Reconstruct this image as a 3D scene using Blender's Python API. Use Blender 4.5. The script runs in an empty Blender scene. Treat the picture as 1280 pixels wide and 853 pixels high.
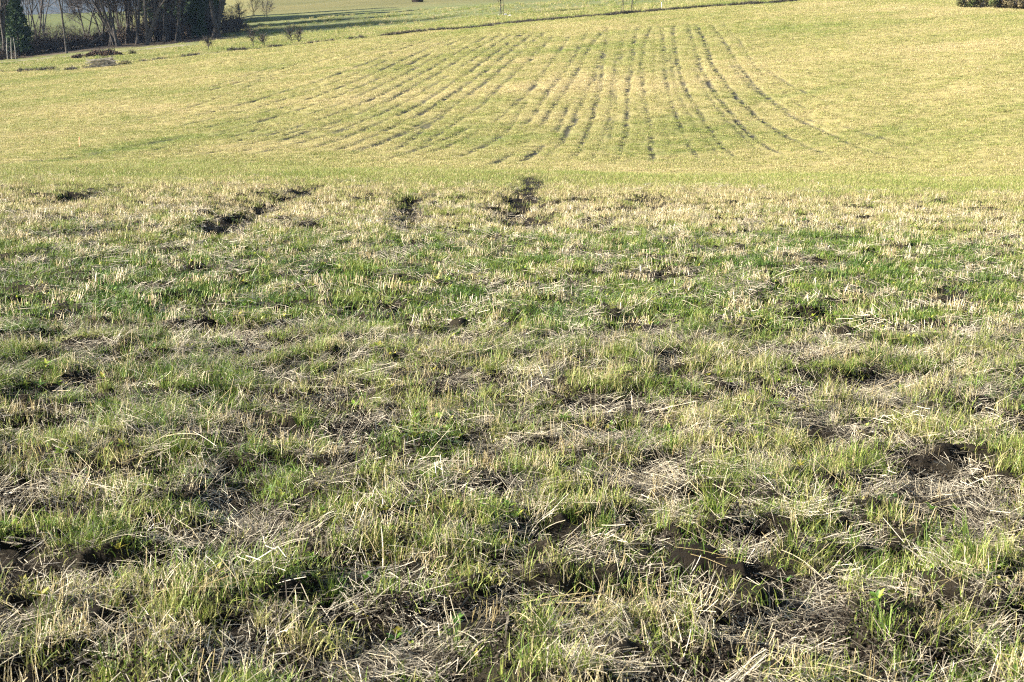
import bpy, math, random
import numpy as np
from mathutils import Vector, Matrix

# ------------------------------------------------------------------ camera, sky, sun, exposure
SC = bpy.context.scene
EYE = 1.75
FPX = 1906.0                      # focal length in pixels of a 1280 wide picture
PITCH = math.radians(13.5)
cd = bpy.data.cameras.new('camera')
cam = bpy.data.objects.new('camera', cd)
SC.collection.objects.link(cam)
cam.location = (0, 0, EYE)
cam.rotation_euler = (math.radians(90) - PITCH, 0, 0)
cd.sensor_width = 36.0
cd.lens = 36.0 * FPX / 1280.0
cd.clip_start = 0.1
cd.clip_end = 20000
cd.dof.use_dof = True
cd.dof.focus_distance = 11.0
cd.dof.aperture_fstop = 11.0
SC.camera = cam

SUN_EL = math.radians(23)
SUN_AZ = math.radians(-94)        # measured from +Y (view direction) towards +X
w = bpy.data.worlds.new('World'); SC.world = w; w.use_nodes = True
nt = w.node_tree
bg = nt.nodes['Background']
sky = nt.nodes.new('ShaderNodeTexSky'); sky.sky_type = 'NISHITA'; sky.sun_disc = False
sky.sun_elevation = SUN_EL; sky.sun_rotation = SUN_AZ
sky.air_density = 1.0; sky.dust_density = 1.0
nt.links.new(sky.outputs[0], bg.inputs[0]); bg.inputs[1].default_value = 0.05
sl = bpy.data.lights.new('sun', 'SUN'); sl.energy = 5.0; sl.angle = math.radians(0.5)
sl.color = (1.0, 0.945, 0.84)
so = bpy.data.objects.new('sun', sl); SC.collection.objects.link(so)
sd = Vector((math.sin(SUN_AZ) * math.cos(SUN_EL), math.cos(SUN_AZ) * math.cos(SUN_EL), math.sin(SUN_EL)))
so.rotation_euler = sd.to_track_quat('Z', 'Y').to_euler()
so.location = (-30, 10, 40)
SC.view_settings.view_transform = 'Standard'; SC.view_settings.look = 'None'
SC.view_settings.gamma = 1; SC.view_settings.use_curve_mapping = False
SC.view_settings.exposure = 2.2
SC.cycles.use_denoising = False
SC.cycles.max_bounces = 5; SC.cycles.diffuse_bounces = 3; SC.cycles.transmission_bounces = 3
SC.cycles.volume_bounces = 0
SC.cycles.use_adaptive_sampling = False
SC.cycles.filter_width = 1.15

COL = SC.collection
rng = np.random.default_rng(7)
random.seed(7)

# ------------------------------------------------------------------ numeric helpers
def perlin(x, y, seed=0):
    x = np.asarray(x, float); y = np.asarray(y, float)
    xi = np.floor(x).astype(np.int64); yi = np.floor(y).astype(np.int64)
    xf = x - xi; yf = y - yi
    def g(ix, iy, fx, fy):
        h = (ix * 374761393 + iy * 668265263 + seed * 974634777) & 0xffffffff
        h = ((h ^ (h >> 13)) * 1274126177) & 0xffffffff
        h = h ^ (h >> 16)
        a = (h & 0xffff) / 65536.0 * 2 * np.pi
        return np.cos(a) * fx + np.sin(a) * fy
    u = xf * xf * xf * (xf * (xf * 6 - 15) + 10); v = yf * yf * yf * (yf * (yf * 6 - 15) + 10)
    n0 = g(xi, yi, xf, yf) * (1 - u) + g(xi + 1, yi, xf - 1, yf) * u
    n1 = g(xi, yi + 1, xf, yf - 1) * (1 - u) + g(xi + 1, yi + 1, xf - 1, yf - 1) * u
    return (n0 * (1 - v) + n1 * v) * 1.5
def fbm(x, y, oct=4, seed=0, gain=0.55):
    s = 0; a = 1; t = 0
    for k in range(oct):
        s = s + a * perlin(x * 2 ** k, y * 2 ** k, seed + k * 17); t += a; a *= gain
    return s / t * 1.3
def sstep(a, b, x):
    t = np.clip((x - a) / (b - a), 0, 1); return t * t * (3 - 2 * t)

# direction of a sight line: returns X/Y and Z/Y
def uv_t(px, py):
    a = (px - 640.0) / FPX; v = (py - 426.5) / FPX
    c, s = math.cos(PITCH), math.sin(PITCH)
    den = c - v * s
    return a / den, (-s - v * c) / den

# ------------------------------------------------------------------ the lie of the land
# surveyed heights: for each bearing a list of (distance, elevation angle given as a row of the view)
far = {
 -700: [(88, 209), (150, 120), (168, 104), (178, 98), (200, 92), (230, 100), (330, 85), (430, 45), (600, 52)],
 0:    [(88, 208), (110, 155), (130, 118), (150, 91), (165, 81), (173, 76), (186, 70), (205, 66), (240, 70), (330, 52), (430, 17), (600, 30)],
 160:  [(88, 208), (110, 145), (130, 105), (150, 77), (165, 67), (175, 59), (186, 54), (205, 50), (240, 56), (330, 42), (430, 12), (600, 22)],
 320:  [(88, 209), (110, 134), (130, 91), (150, 62), (170, 49), (185, 42), (200, 36), (220, 22), (260, 13), (330, -3), (430, -20), (600, -18)],
 480:  [(88, 209), (110, 122), (130, 75), (150, 45), (165, 37), (185, 30), (200, 24), (220, 13), (260, 3), (330, -10), (430, -22), (600, -20)],
 640:  [(88, 210), (110, 112), (130, 61), (150, 28), (165, 21), (185, 13), (200, 8), (240, 0), (330, -14), (430, -22), (600, -22)],
 800:  [(88, 211), (110, 108), (130, 52), (150, 15), (165, 9), (185, 3), (200, -2), (240, -8), (330, -18), (430, -24), (600, -24)],
 960:  [(88, 213), (110, 104), (130, 46), (150, 3), (165, -3), (200, -8), (240, -12), (330, -20), (430, -25), (600, -25)],
 1120: [(86, 216), (105, 110), (125, 48), (148, 0), (165, -8), (200, -12), (240, -15), (330, -22), (430, -26), (600, -26)],
 1280: [(82, 222), (100, 120), (120, 50), (140, 11), (155, -4), (200, -14), (240, -17), (330, -23), (430, -26), (600, -26)],
 1980: [(75, 232), (95, 130), (115, 60), (135, 11), (155, -8), (200, -15), (240, -18), (330, -24), (430, -26), (600, -26)],
}
YG = np.concatenate([np.arange(-20, 60, 0.5), np.arange(60, 260, 1.0), np.arange(260, 1000, 10.0), np.arange(1000, 12001, 250.0)])
cols = sorted(far)
UG = []; ZG = []
for px in cols:
    UG.append(uv_t(px, 100)[0])
    s = 0.085 + 0.0045 * max(-1.0, min(1.4, (px - 640) / 640.0))
    near = -s * YG
    tb = (1.75 + 0.085 * 44) / 44
    ys = [-20, 0, 20, 36]; zs = [s * 20, 0, -s * 20, -s * 36]
    zs_ = EYE - 44 * (1.75 / 44 + s) ; ys.append(44); zs.append(zs_ - 0.02)
    ys.append(52); zs.append(zs_ - 1.25)
    ys.append(64); zs.append(EYE - 64 * (1.75 / 44 + s) * 1.09)
    f0 = far[px][0]
    ys.append(f0[0] - 9); zs.append(EYE + (f0[0] - 9) * uv_t(px, f0[1] + 14)[1])
    for (Y, py) in far[px]:
        ys.append(Y); zs.append(EYE + Y * uv_t(px, py)[1])
    zl = zs[-1]
    low = -42 if px <= 160 else -30
    ys += [900, 1500, 12000]; zs += [0.5 * zl + 0.5 * low, low, low]
    z = np.interp(YG, ys, zs)
    # soften the corners
    zz = z.copy()
    for it in range(3):
        for wdt in (2.0, 3.5):
            sg = np.where(YG < 60, wdt * 0.5, np.where(YG < 260, wdt, wdt * 5))
            zz = (np.interp(YG - sg, YG, zz) + 2 * zz + np.interp(YG + sg, YG, zz)) / 4
    ZG.append(zz)
UG = np.array(UG); ZG = np.array(ZG)

def H0(X, Y):
    X = np.asarray(X, float); Y = np.asarray(Y, float)
    u = X / np.maximum(Y, 12.0)
    u = np.clip(u, UG[0], UG[-1])
    k = np.clip(np.searchsorted(UG, u, side='right') - 1, 0, len(UG) - 2)
    f = (u - UG[k]) / (UG[k + 1] - UG[k]); f = f * f * (3 - 2 * f) * 0.35 + f * 0.65
    kk = np.clip(np.searchsorted(YG, Y, side='right') - 1, 0, len(YG) - 2)
    g = np.clip((Y - YG[kk]) / (YG[kk + 1] - YG[kk]), 0, 1)
    z0 = ZG[k, kk] * (1 - g) + ZG[k, kk + 1] * g
    z1 = ZG[k + 1, kk] * (1 - g) + ZG[k + 1, kk + 1] * g
    z = z0 * (1 - f) + z1 * f
    z = z + 0.10 * perlin(X / 7.0, Y / 9.0 + 4.0, 6) * sstep(30, 40, Y) * (1 - sstep(60, 75, Y))
    z = z + sstep(70, 110, Y) * (1 - sstep(300, 600, Y)) * 0.16 * fbm(X / 17.0, Y / 17.0, 3, 5)
    return z

def hit(px, py, y0, y1, n=900):
    """ground point seen in a direction, between two distances"""
    u, t = uv_t(px, py)
    Y = np.linspace(y0, y1, n)
    d = (EYE + Y * t) - H0(u * Y, Y)
    s = np.where((d[:-1] > 0) & (d[1:] <= 0))[0]
    if len(s):
        i = s[0]; a = d[i] / (d[i] - d[i + 1]); yy = Y[i] * (1 - a) + Y[i + 1] * a
    else:
        yy = Y[np.argmin(np.abs(d))]
    return u * yy, yy

# ------------------------------------------------------------------ furrows and bare strips, painted into plan rasters
class Raster:
    def __init__(s, x0, x1, y0, y1, c):
        s.x0, s.y0, s.c = x0, y0, c
        s.nx = int((x1 - x0) / c) + 1; s.ny = int((y1 - y0) / c) + 1
        s.a = np.zeros((s.ny, s.nx), np.float32)
    def splat(s, x, y, r, v):
        m = int(3 * r / s.c) + 1
        ci = int((x - s.x0) / s.c); cj = int((y - s.y0) / s.c)
        i0, i1 = max(0, ci - m), min(s.nx, ci + m + 1); j0, j1 = max(0, cj - m), min(s.ny, cj + m + 1)
        if i0 >= i1 or j0 >= j1: return
        xx = s.x0 + np.arange(i0, i1) * s.c - x; yy = s.y0 + np.arange(j0, j1) * s.c - y
        g = v * np.exp(-(xx[None, :] ** 2 + yy[:, None] ** 2) / (r * r))
        s.a[j0:j1, i0:i1] = np.maximum(s.a[j0:j1, i0:i1], g)
    def get(s, X, Y):
        fx = (X - s.x0) / s.c; fy = (Y - s.y0) / s.c
        ok = (fx >= 0) & (fy >= 0) & (fx < s.nx - 1.001) & (fy < s.ny - 1.001)
        fx = np.clip(fx, 0, s.nx - 1.001); fy = np.clip(fy, 0, s.ny - 1.001)
        i = fx.astype(int); j = fy.astype(int); fx = fx - i; fy = fy - j
        A = s.a
        v = (A[j, i] * (1 - fx) + A[j, i + 1] * fx) * (1 - fy) + (A[j + 1, i] * (1 - fx) + A[j + 1, i + 1] * fx) * fy
        return np.where(ok, v, 0)
RF = Raster(-62, 62, 80, 170, 0.09)      # furrows of the far slope
RG = Raster(-62, 62, 80, 170, 0.12)      # greener strips of the far slope
RN = Raster(-22, 22, 3, 52, 0.05)        # bare patches of the near slope

def spline(pts, n=14):
    P = [np.array(p, float) for p in pts]
    P = [2 * P[0] - P[1]] + P + [2 * P[-1] - P[-2]]
    out = []
    for i in range(1, len(P) - 2):
        for k in range(n):
            t = k / n
            a, b, c, d = P[i - 1], P[i], P[i + 1], P[i + 2]
            out.append(0.5 * (2 * b + (c - a) * t + (2 * a - 5 * b + 4 * c - d) * t * t + (3 * b - a - 3 * c + d) * t ** 3))
    out.append(P[-2]); return np.array(out)

def furrow(pts, strength=1.0, width=0.17, seed=0, R=RF, y0=86, y1=168, gap=0.0, jit=0.06, step=0.09):
    sp = spline(pts)
    wp = np.array([hit(a, b, y0, y1) for a, b in sp])
    seg = np.hypot(*np.diff(wp, axis=0).T); L = np.concatenate([[0], np.cumsum(seg)])
    ss = np.arange(0, L[-1], step)
    xs = np.interp(ss, L, wp[:, 0]); ys = np.interp(ss, L, wp[:, 1])
    xs = xs + jit * 2.0 * perlin(ss / 2.3, ss * 0 + seed * 3.3, 11) + jit * rng.normal(size=len(ss)) * 0.5
    g = fbm(ss / 4.0, ss * 0 + seed * 7.7, 3, 3) + 0.8 * fbm(ss / 0.8, ss * 0 + seed * 2.1, 2, 9) * 0.6
    fade = sstep(0, 3, ss) * sstep(0, 3, L[-1] - ss)
    for x, y, q, f in zip(xs, ys, g, fade):
        v = strength * np.clip(0.90 + 0.7 * q - gap, 0, 1.0) * f
        if v > 0.05: R.splat(x, y, width * (0.7 + 0.6 * v), v)

rows = [
 ([(760,32),(757,60),(752,95),(746,125),(735,165),(722,190),(709,205)], 1.0),
 ([(789,30),(776,60),(768,90),(764,125),(757,165),(737,206)], 0.75),
 ([(801,30),(794,45),(790,78),(785,115),(783,165),(768,207)], 1.0),
 ([(816,30),(808,48),(803,75),(803,97),(808,130),(813,165),(816,207)], 1.0),
 ([(818,36),(817,70),(819,97),(827,140),(840,190)], 0.5),
 ([(826,30),(829,50),(831,75),(836,114),(847,145),(857,170),(874,202)], 1.0),
 ([(843,28),(843,50),(850,90),(861,118),(878,146),(899,179),(928,202)], 1.1),
 ([(858,27),(868,55),(880,92),(899,122),(918,146),(936,166),(960,184),(992,198)], 1.0),
 ([(870,27),(880,50),(892,82),(910,107),(942,142),(974,164),(1003,180),(1040,196)], 1.0),
 ([(886,26),(905,51),(927,86),(961,123),(996,148),(1039,168),(1083,187),(1130,201)], 0.85),
 ([(900,25),(924,51),(942,80),(958,98)], 0.7),
 ([(966,102),(989,123),(1014,142)], 0.6), ([(1040,151),(1080,167),(1115,178),(1170,197)], 0.55),
 ([(759,36),(747,46),(733,67),(714,102),(698,125),(675,161)], 0.95),
 ([(757,60),(742,97),(729,125),(714,158),(691,190),(672,205)], 0.9),
 ([(735,38),(719,69),(705,90),(684,116),(668,142),(650,162)], 0.9),
 ([(714,42),(691,76),(675,97),(658,118),(640,133),(610,162)], 0.9),
 ([(697,40),(668,69),(649,88),(625,109),(600,133),(581,146),(557,161),(527,183),(500,197)], 0.9),
 ([(658,183),(640,193),(611,206),(580,209)], 0.9),
 ([(662,120),(644,150),(628,176)], 0.35), ([(712,120),(703,150),(694,172)], 0.45),
]
rows += [([(575,132),(560,140),(531,161),(508,180),(480,193)], 0.8), ([(640,162),(600,185),(560,200)], 0.7), ([(610,158),(570,178),(520,197)], 0.75),
 ([(690,176),(664,194),(640,206)], 0.8), ([(574,140),(517,162),(470,180),(420,195)], 0.7), ([(604,150),(560,172),(505,192),(460,204)], 0.7),
 ([(779,60),(770,110),(768,150),(755,203)], 0.3), ([(836,60),(846,110),(866,150),(900,198)], 0.3), ([(866,80),(890,125),(915,156),(950,190)], 0.35),
 ([(946,80),(1000,112),(1060,136)], 0.35), ([(910,75),(940,108),(990,140),(1050,165)], 0.35), ([(1000,186),(1060,200)], 0.6), ([(1060,160),(1120,176),(1190,188)], 0.4)]
ka = [(686,36),(650,66),(620,92),(590,115),(555,140),(515,160),(478,178),(430,197)]
kz = [(548,46),(500,62),(455,80),(410,97),(366,111),(315,127),(250,143),(180,158)]
NL = 11
for k in range(NL):
    f = k / (NL - 1.0)
    rows.append(([(a[0] * (1 - f) + b[0] * f, a[1] * (1 - f) + b[1] * f) for a, b in zip(ka, kz)], 0.85 if k % 3 else 0.65))
for k in range(5):
    f = k / 4.0
    rows.append(([(545 - 120 * f, 44 + 14 * f), (490 - 125 * f, 60 + 16 * f), (430 - 120 * f, 78 + 16 * f), (370 - 110 * f, 94 + 16 * f), (320 - 110 * f, 107 + 16 * f)], 0.55))
for k in range(6):    # more rows in the lower left of the slope
    f = k / 5.0
    rows.append(([(470 - 150 * f, 150 + 6 * f), (420 - 160 * f, 166 + 6 * f), (350 - 160 * f, 184 + 4 * f), (290 - 160 * f, 199)], 0.5))
rows.append(([(340, 95), (285, 118), (230, 136), (170, 151), (100, 165)], 0.5))
for i, (p, s) in enumerate(rows):
    if i >= 18: s = min(1.15, s + 0.3)
    elif i in (7, 8, 9, 10, 11, 12): s = min(1.2, s + 0.2)
    furrow(p, s, (0.08 + 0.035 * s) if i < 13 else (0.12 + 0.04 * s), i + 1, gap=0.10 if s > 0.9 else 0.16)
# grassy ditch low on the left, bare scraps
furrow([(0, 206), (45, 201), (100, 196), (150, 186), (200, 177), (250, 168)], 0.9, 0.35, 71, gap=0.35)
furrow([(60, 206), (160, 193), (230, 190)], 0.5, 0.2, 72, gap=0.3)
furrow([(0, 208), (45, 204), (100, 197), (150, 186), (200, 177), (260, 166)], 1.0, 0.9, 73, R=RG)
furrow([(1045, 134), (1070, 136)], 1.2, 0.35, 74); furrow([(1078, 139), (1105, 140)], 1.0, 0.5, 75, R=RG)
furrow([(1080, 140), (1098, 141)], 0.7, 0.2, 76)
for i, (a, b) in enumerate([(1020,206),(1062,203),(1172,195),(1180,212),(1215,204),(1100,206),(1128,198),(1245,210)]):
    furrow([(a - 9, b), (a + 9, b)], 0.9, 0.25, 80 + i, gap=-0.2)
# the line between the crop and the strip beyond: a dark broken edge
edge_l = [(0, 91), (50, 88), (100, 87), (150, 80), (200, 74), (260, 67), (330, 60), (400, 53), (470, 46), (540, 39), (600, 33), (640, 28), (700, 23), (760, 18), (830, 12), (900, 7), (960, 3), (1010, -1)]
edge_w = np.array([hit(a, b, 128, 168) for a, b in edge_l])
furrow([(0, 92), (60, 88), (110, 88)], 1.1, 0.34, 91, y0=125, gap=0.1)
furrow(edge_l[3:10], 1.3, 0.42, 92, y0=125, gap=-0.1)
furrow(edge_l[9:], 1.7, 0.62, 93, y0=125, gap=-0.6)

# near slope: bare hollows seen between the tussocks
def near(pts, s=1.0, wd=0.16, seed=0, gap=0.0):
    furrow(pts, s * 1.0, wd, seed, RN, 3.5, 46, gap + 0.0, 0.08, 0.05)
near([(428, 233), (380, 242), (335, 260), (300, 280), (262, 298), (222, 314)], 1.2, 0.22, 101, 0.0)
near([(205, 238), (160, 240), (120, 248), (60, 260), (42, 266)], 1.1, 0.24, 102, -0.1)
near([(135, 290), (112, 300), (95, 306)], 1.0, 0.2, 103)
near([(545, 244), (520, 252), (508, 268), (512, 290), (520, 306)], 1.1, 0.2, 104, -0.15)
near([(668, 218), (660, 236), (652, 256), (652, 276), (650, 298)], 1.3, 0.24, 105, -0.1)
near([(300, 278), (262, 298), (222, 314)], 1.3, 0.30, 131, -0.2)
near([(652, 264), (650, 282), (655, 300)], 1.3, 0.30, 132, -0.1)
near([(516, 285), (520, 306)], 1.1, 0.22, 133, -0.1)
near([(598, 292), (640, 294), (690, 296)], 1.2, 0.2, 106, -0.1)
near([(815, 240), (806, 252), (815, 266), (835, 275)], 1.0, 0.16, 107, 0.0)
near([(895, 262), (930, 260), (970, 264)], 1.0, 0.2, 108, 0)
near([(1120, 262), (1180, 262)], 0.9, 0.15, 109, 0.0)
near([(540, 327), (580, 330)], 1.2, 0.16, 110, -0.2); near([(400, 372), (450, 376), (520, 374)], 1.0, 0.13, 111, 0.1)
near([(70, 356), (120, 355), (170, 380)], 1.0, 0.14, 112, 0.1)
near([(950, 372), (990, 384), (1060, 379), (1120, 382), (1168, 380)], 1.25, 0.13, 113, -0.2)
near([(985, 478), (1060, 470), (1120, 484), (1280, 482)], 1.2, 0.12, 114, 0.0)
near([(320, 545), (350, 538), (380, 545)], 1.2, 0.12, 115, -0.3)
near([(0, 510), (100, 508), (190, 512), (260, 520)], 1.1, 0.10, 116, 0.0)
near([(640, 300), (700, 303)], 0.6, 0.15, 117)
near([(0, 690), (80, 672), (160, 700), (260, 712)], 1.1, 0.10, 118, 0.0)
near([(620, 690), (700, 685), (760, 700)], 1.0, 0.09, 119, 0.0)
near([(860, 655), (960, 600), (1080, 640)], 0.8, 0.10, 120, 0.1)
near([(900, 410), (960, 405)], 1.1, 0.12, 121); near([(200, 440), (240, 436)], 1.0, 0.12, 122)
near([(1120, 600), (1280, 575)], 0.9, 0.1, 123, 0.1)

def near_bare(X, Y):
    """0 = grown over, 1 = bare, for the near slope"""
    n = fbm(X / 0.75, Y / 0.48, 4, 21, 0.6)
    n2 = fbm(X / 0.26, Y / 0.17, 3, 31)
    n3 = fbm(X / 1.5, Y / 0.30, 3, 25)          # long hollows lying across the slope
    b = sstep(-0.02, 0.30, 0.62 * n + 0.62 * n3 + 0.3 * n2) * (1 - 0.95 * sstep(26, 36, Y)) * (0.78 + 0.17 * sstep(7, 11, Y))
    return np.clip(np.maximum(b, RN.get(X, Y) * (0.55 + 0.45 * sstep(8, 13, Y))), 0, 1)
def tuss(X, Y):
    return sstep(-0.18, 0.24, fbm(X / 0.30, Y / 0.19, 2, 133) * 0.7 + 0.5 * fbm(X / 0.75, Y / 0.42, 2, 135))
def micro(X, Y):
    X = np.asarray(X, float); Y = np.asarray(Y, float)
    wn = 1 - 0.8 * sstep(28, 38, Y) - 0.2 * sstep(48, 60, Y)
    a = 0.06 * fbm(X / 0.9, Y / 0.45, 4, 41) + 0.022 * fbm(X / 0.20, Y / 0.14, 3, 51) + 0.017 * fbm(X / 0.06, Y / 0.06, 2, 53) + 0.075 * tuss(X, Y)
    a = a + 0.035 * np.abs(fbm(X / 2.5, Y / 1.1, 2, 61))
    z = wn * (a - 0.075 * near_bare(X, Y) - 0.07 * np.clip(RN.get(X, Y), 0, 1.3) * sstep(14, 20, Y) - 0.03 * RN.get(X, Y))
    wf = sstep(78, 86, Y) * (1 - sstep(175, 210, Y))
    z = z + wf * (0.035 * fbm(X / 1.6, Y / 1.3, 4, 44) - 0.11 * np.clip(RF.get(X, Y), 0, 3.0))
    return z
def ground(X, Y):
    return H0(X, Y) + micro(X, Y)
def gz(x, y):
    return float(ground(np.array([x]), np.array([y]))[0])

# ------------------------------------------------------------------ object helpers
def mesh_obj(name, V, F, mat, parent=None, smooth=False, mats=None, link=True, col=None, colname='bc'):
    me = bpy.data.meshes.new(name)
    V = np.asarray(V, np.float32)
    if isinstance(F, np.ndarray):
        n, k = F.shape
        me.vertices.add(len(V)); me.vertices.foreach_set('co', V.ravel())
        me.loops.add(n * k); me.loops.foreach_set('vertex_index', F.astype(np.int32).ravel())
        me.polygons.add(n); me.polygons.foreach_set('loop_start', np.arange(0, n * k, k, dtype=np.int32))
        me.update(calc_edges=True)
    else:
        me.from_pydata([tuple(v) for v in V], [], F)
    if smooth: me.polygons.foreach_set('use_smooth', [True] * len(me.polygons))
    if col is not None:
        at = me.color_attributes.new(colname, 'FLOAT_COLOR', 'POINT')
        c = np.ones((len(V), 4), np.float32); c[:, :col.shape[1]] = col
        at.data.foreach_set('color', c.ravel())
    me.materials.append(mat)
    me.validate()
    o = bpy.data.objects.new(name, me)
    if link: COL.objects.link(o)
    if parent is not None: o.parent = parent
    return o
def tag(o, label=None, cat=None, group=None, kind=None):
    if label: o['label'] = label
    if cat: o['category'] = cat
    if group: o['group'] = group
    if kind: o['kind'] = kind
    return o
def empty(name, loc, label, cat, group=None):
    o = bpy.data.objects.new(name, None); COL.objects.link(o); o.location = loc
    return tag(o, label, cat, group)

def new_mat(name):
    m = bpy.data.materials.new(name); m.use_nodes = True
    n = m.node_tree.nodes; n.clear()
    return m, n, m.node_tree.links
def out_bsdf(n, l, color_socket, rough=0.8, spec=0.2, transl=0.0, tcol=None, bump=None):
    out = n.new('ShaderNodeOutputMaterial')
    p = n.new('ShaderNodeBsdfPrincipled')
    p.inputs['Roughness'].default_value = rough
    p.inputs['Specular IOR Level'].default_value = spec
    if isinstance(color_socket, tuple): p.inputs['Base Color'].default_value = color_socket
    else: l.new(color_socket, p.inputs['Base Color'])
    if bump is not None: l.new(bump, p.inputs['Normal'])
    if transl > 0:
        t = n.new('ShaderNodeBsdfTranslucent')
        if isinstance(color_socket, tuple): t.inputs[0].default_value = color_socket
        else: l.new(color_socket, t.inputs[0])
        mx = n.new('ShaderNodeMixShader'); mx.inputs[0].default_value = transl
        l.new(p.outputs[0], mx.inputs[1]); l.new(t.outputs[0], mx.inputs[2]); l.new(mx.outputs[0], out.inputs[0])
    else: l.new(p.outputs[0], out.inputs[0])
    return p
def noise(n, l, scale, detail=4, rough=0.6, coord=None):
    t = n.new('ShaderNodeTexNoise'); t.inputs['Scale'].default_value = scale
    t.inputs['Detail'].default_value = detail; t.inputs['Roughness'].default_value = rough
    if coord is not None: l.new(coord, t.inputs['Vector'])
    return t
def ramp(n, l, fac, stops):
    r = n.new('ShaderNodeValToRGB'); e = r.color_ramp.elements
    while len(e) < len(stops): e.new(0.5)
    for k, (p, c) in enumerate(stops):
        e[k].position = p; e[k].color = (c[0], c[1], c[2], 1)
    l.new(fac, r.inputs[0]); return r
def simple_mat(name, c0, c1, scale=3.0, rough=0.85, transl=0.0, spec=0.2):
    m, n, l = new_mat(name)
    g = n.new('ShaderNodeNewGeometry')
    t = noise(n, l, scale, 4, 0.6, g.outputs['Position'])
    r = ramp(n, l, t.outputs['Fac'], [(0.35, c0), (0.65, c1)])
    out_bsdf(n, l, r.outputs[0], rough, spec, transl)
    return m

# blade material: vertex colour (per blade) times a per-patch dryness
def blade_mat(name, stops, transl=0.35, spread=0.5, rough=0.55, spec=0.3):
    m, n, l = new_mat(name)
    a = n.new('ShaderNodeAttribute'); a.attribute_type = 'GEOMETRY'; a.attribute_name = 'bc'
    i = n.new('ShaderNodeAttribute'); i.attribute_type = 'INSTANCER'; i.attribute_name = 'dry'
    s = n.new('ShaderNodeSeparateColor'); l.new(a.outputs['Color'], s.inputs[0])
    m1 = n.new('ShaderNodeMath'); m1.operation = 'MULTIPLY_ADD'; l.new(s.outputs[0], m1.inputs[0])
    m1.inputs[1].default_value = spread; m1.inputs[2].default_value = -0.5 * spread
    m2 = n.new('ShaderNodeMath'); m2.operation = 'ADD'; m2.use_clamp = True
    l.new(m1.outputs[0], m2.inputs[0]); l.new(i.outputs['Fac'], m2.inputs[1])
    r = ramp(n, l, m2.outputs[0], stops)
    hsv = n.new('ShaderNodeHueSaturation'); l.new(r.outputs[0], hsv.inputs['Color'])
    mm = n.new('ShaderNodeMapRange'); mm.inputs[3].default_value = 0.55; mm.inputs[4].default_value = 1.40
    l.new(s.outputs[1], mm.inputs[0]); l.new(mm.outputs[0], hsv.inputs['Value'])
    out_bsdf(n, l, hsv.outputs[0], rough, spec, transl)
    return m
GRASS_STOPS = [(0.0, (0.055, 0.115, 0.015)), (0.3, (0.15, 0.215, 0.028)), (0.55, (0.29, 0.29, 0.078)), (0.78, (0.42, 0.35, 0.16)), (1.0, (0.52, 0.42, 0.24))]
M_GRASS = blade_mat('grass_blades', GRASS_STOPS, 0.24, 0.55)
M_STRAW = blade_mat('straw_stalks', [(0.0, (0.28, 0.21, 0.09)), (0.35, (0.50, 0.40, 0.20)), (0.7, (0.62, 0.52, 0.32)), (1.0, (0.70, 0.62, 0.47))], 0.22, 0.8, 0.45, 0.4)
M_LITTER = blade_mat('grey_litter', [(0.0, (0.06, 0.048, 0.035)), (0.4, (0.20, 0.17, 0.12)), (0.75, (0.48, 0.41, 0.29)), (1.0, (0.68, 0.60, 0.45))], 0.10, 1.0, 0.5, 0.4)
M_WEED = blade_mat('weed_leaves', [(0.0, (0.05, 0.13, 0.018)), (0.5, (0.14, 0.25, 0.03)), (0.85, (0.32, 0.38, 0.04)), (1.0, (0.42, 0.36, 0.07))], 0.35, 0.7, 0.5, 0.4)
M_DARKG = blade_mat('dark_tuft_blades', [(0.0, (0.03, 0.06, 0.015)), (0.6, (0.07, 0.11, 0.025)), (1.0, (0.16, 0.15, 0.06))], 0.2, 0.6)
M_DARKW = blade_mat('dead_weed_stems', [(0.0, (0.025, 0.022, 0.015)), (0.7, (0.06, 0.05, 0.03)), (1.0, (0.12, 0.095, 0.055))], 0.05, 0.6)
M_CRUMB = blade_mat('soil_crumbs', [(0.0, (0.012, 0.009, 0.007)), (0.6, (0.04, 0.031, 0.023)), (1.0, (0.10, 0.08, 0.06))], 0.0, 0.9, 0.95, 0.05)
M_BROWN = blade_mat('brown_leaves', [(0.0, (0.10, 0.05, 0.025)), (1.0, (0.40, 0.20, 0.09))], 0.25, 0.8, 0.6, 0.3)

# ------------------------------------------------------------------ terrain sheet
uf = np.linspace(-0.44, 0.44, 860)
uo = np.array([0.48, 0.52, 0.58, 0.68, 0.85, 1.1, 1.5, 2.2, 3.2])
US = np.concatenate([-uo[::-1], uf, uo])
ys = [-7.0, -5, -3, -1, 0, 1.0, 2.0]
y = 2.6
while y < 52: ys.append(y); y += max(0.026, 0.0046 * (y))
while y < 84: ys.append(y); y += 0.7
while y < 168: ys.append(y); y += 0.13
while y < 230: ys.append(y); y += 0.8
while y < 480: ys.append(y); y += 3.0
while y < 12000: ys.append(y); y *= 1.06
YS = np.array(ys)
XX = US[None, :] * (YS[:, None] + 8.0); YY = np.repeat(YS[:, None], len(US), 1)
ZZ = ground(XX, YY)
nr, nc = XX.shape

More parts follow.
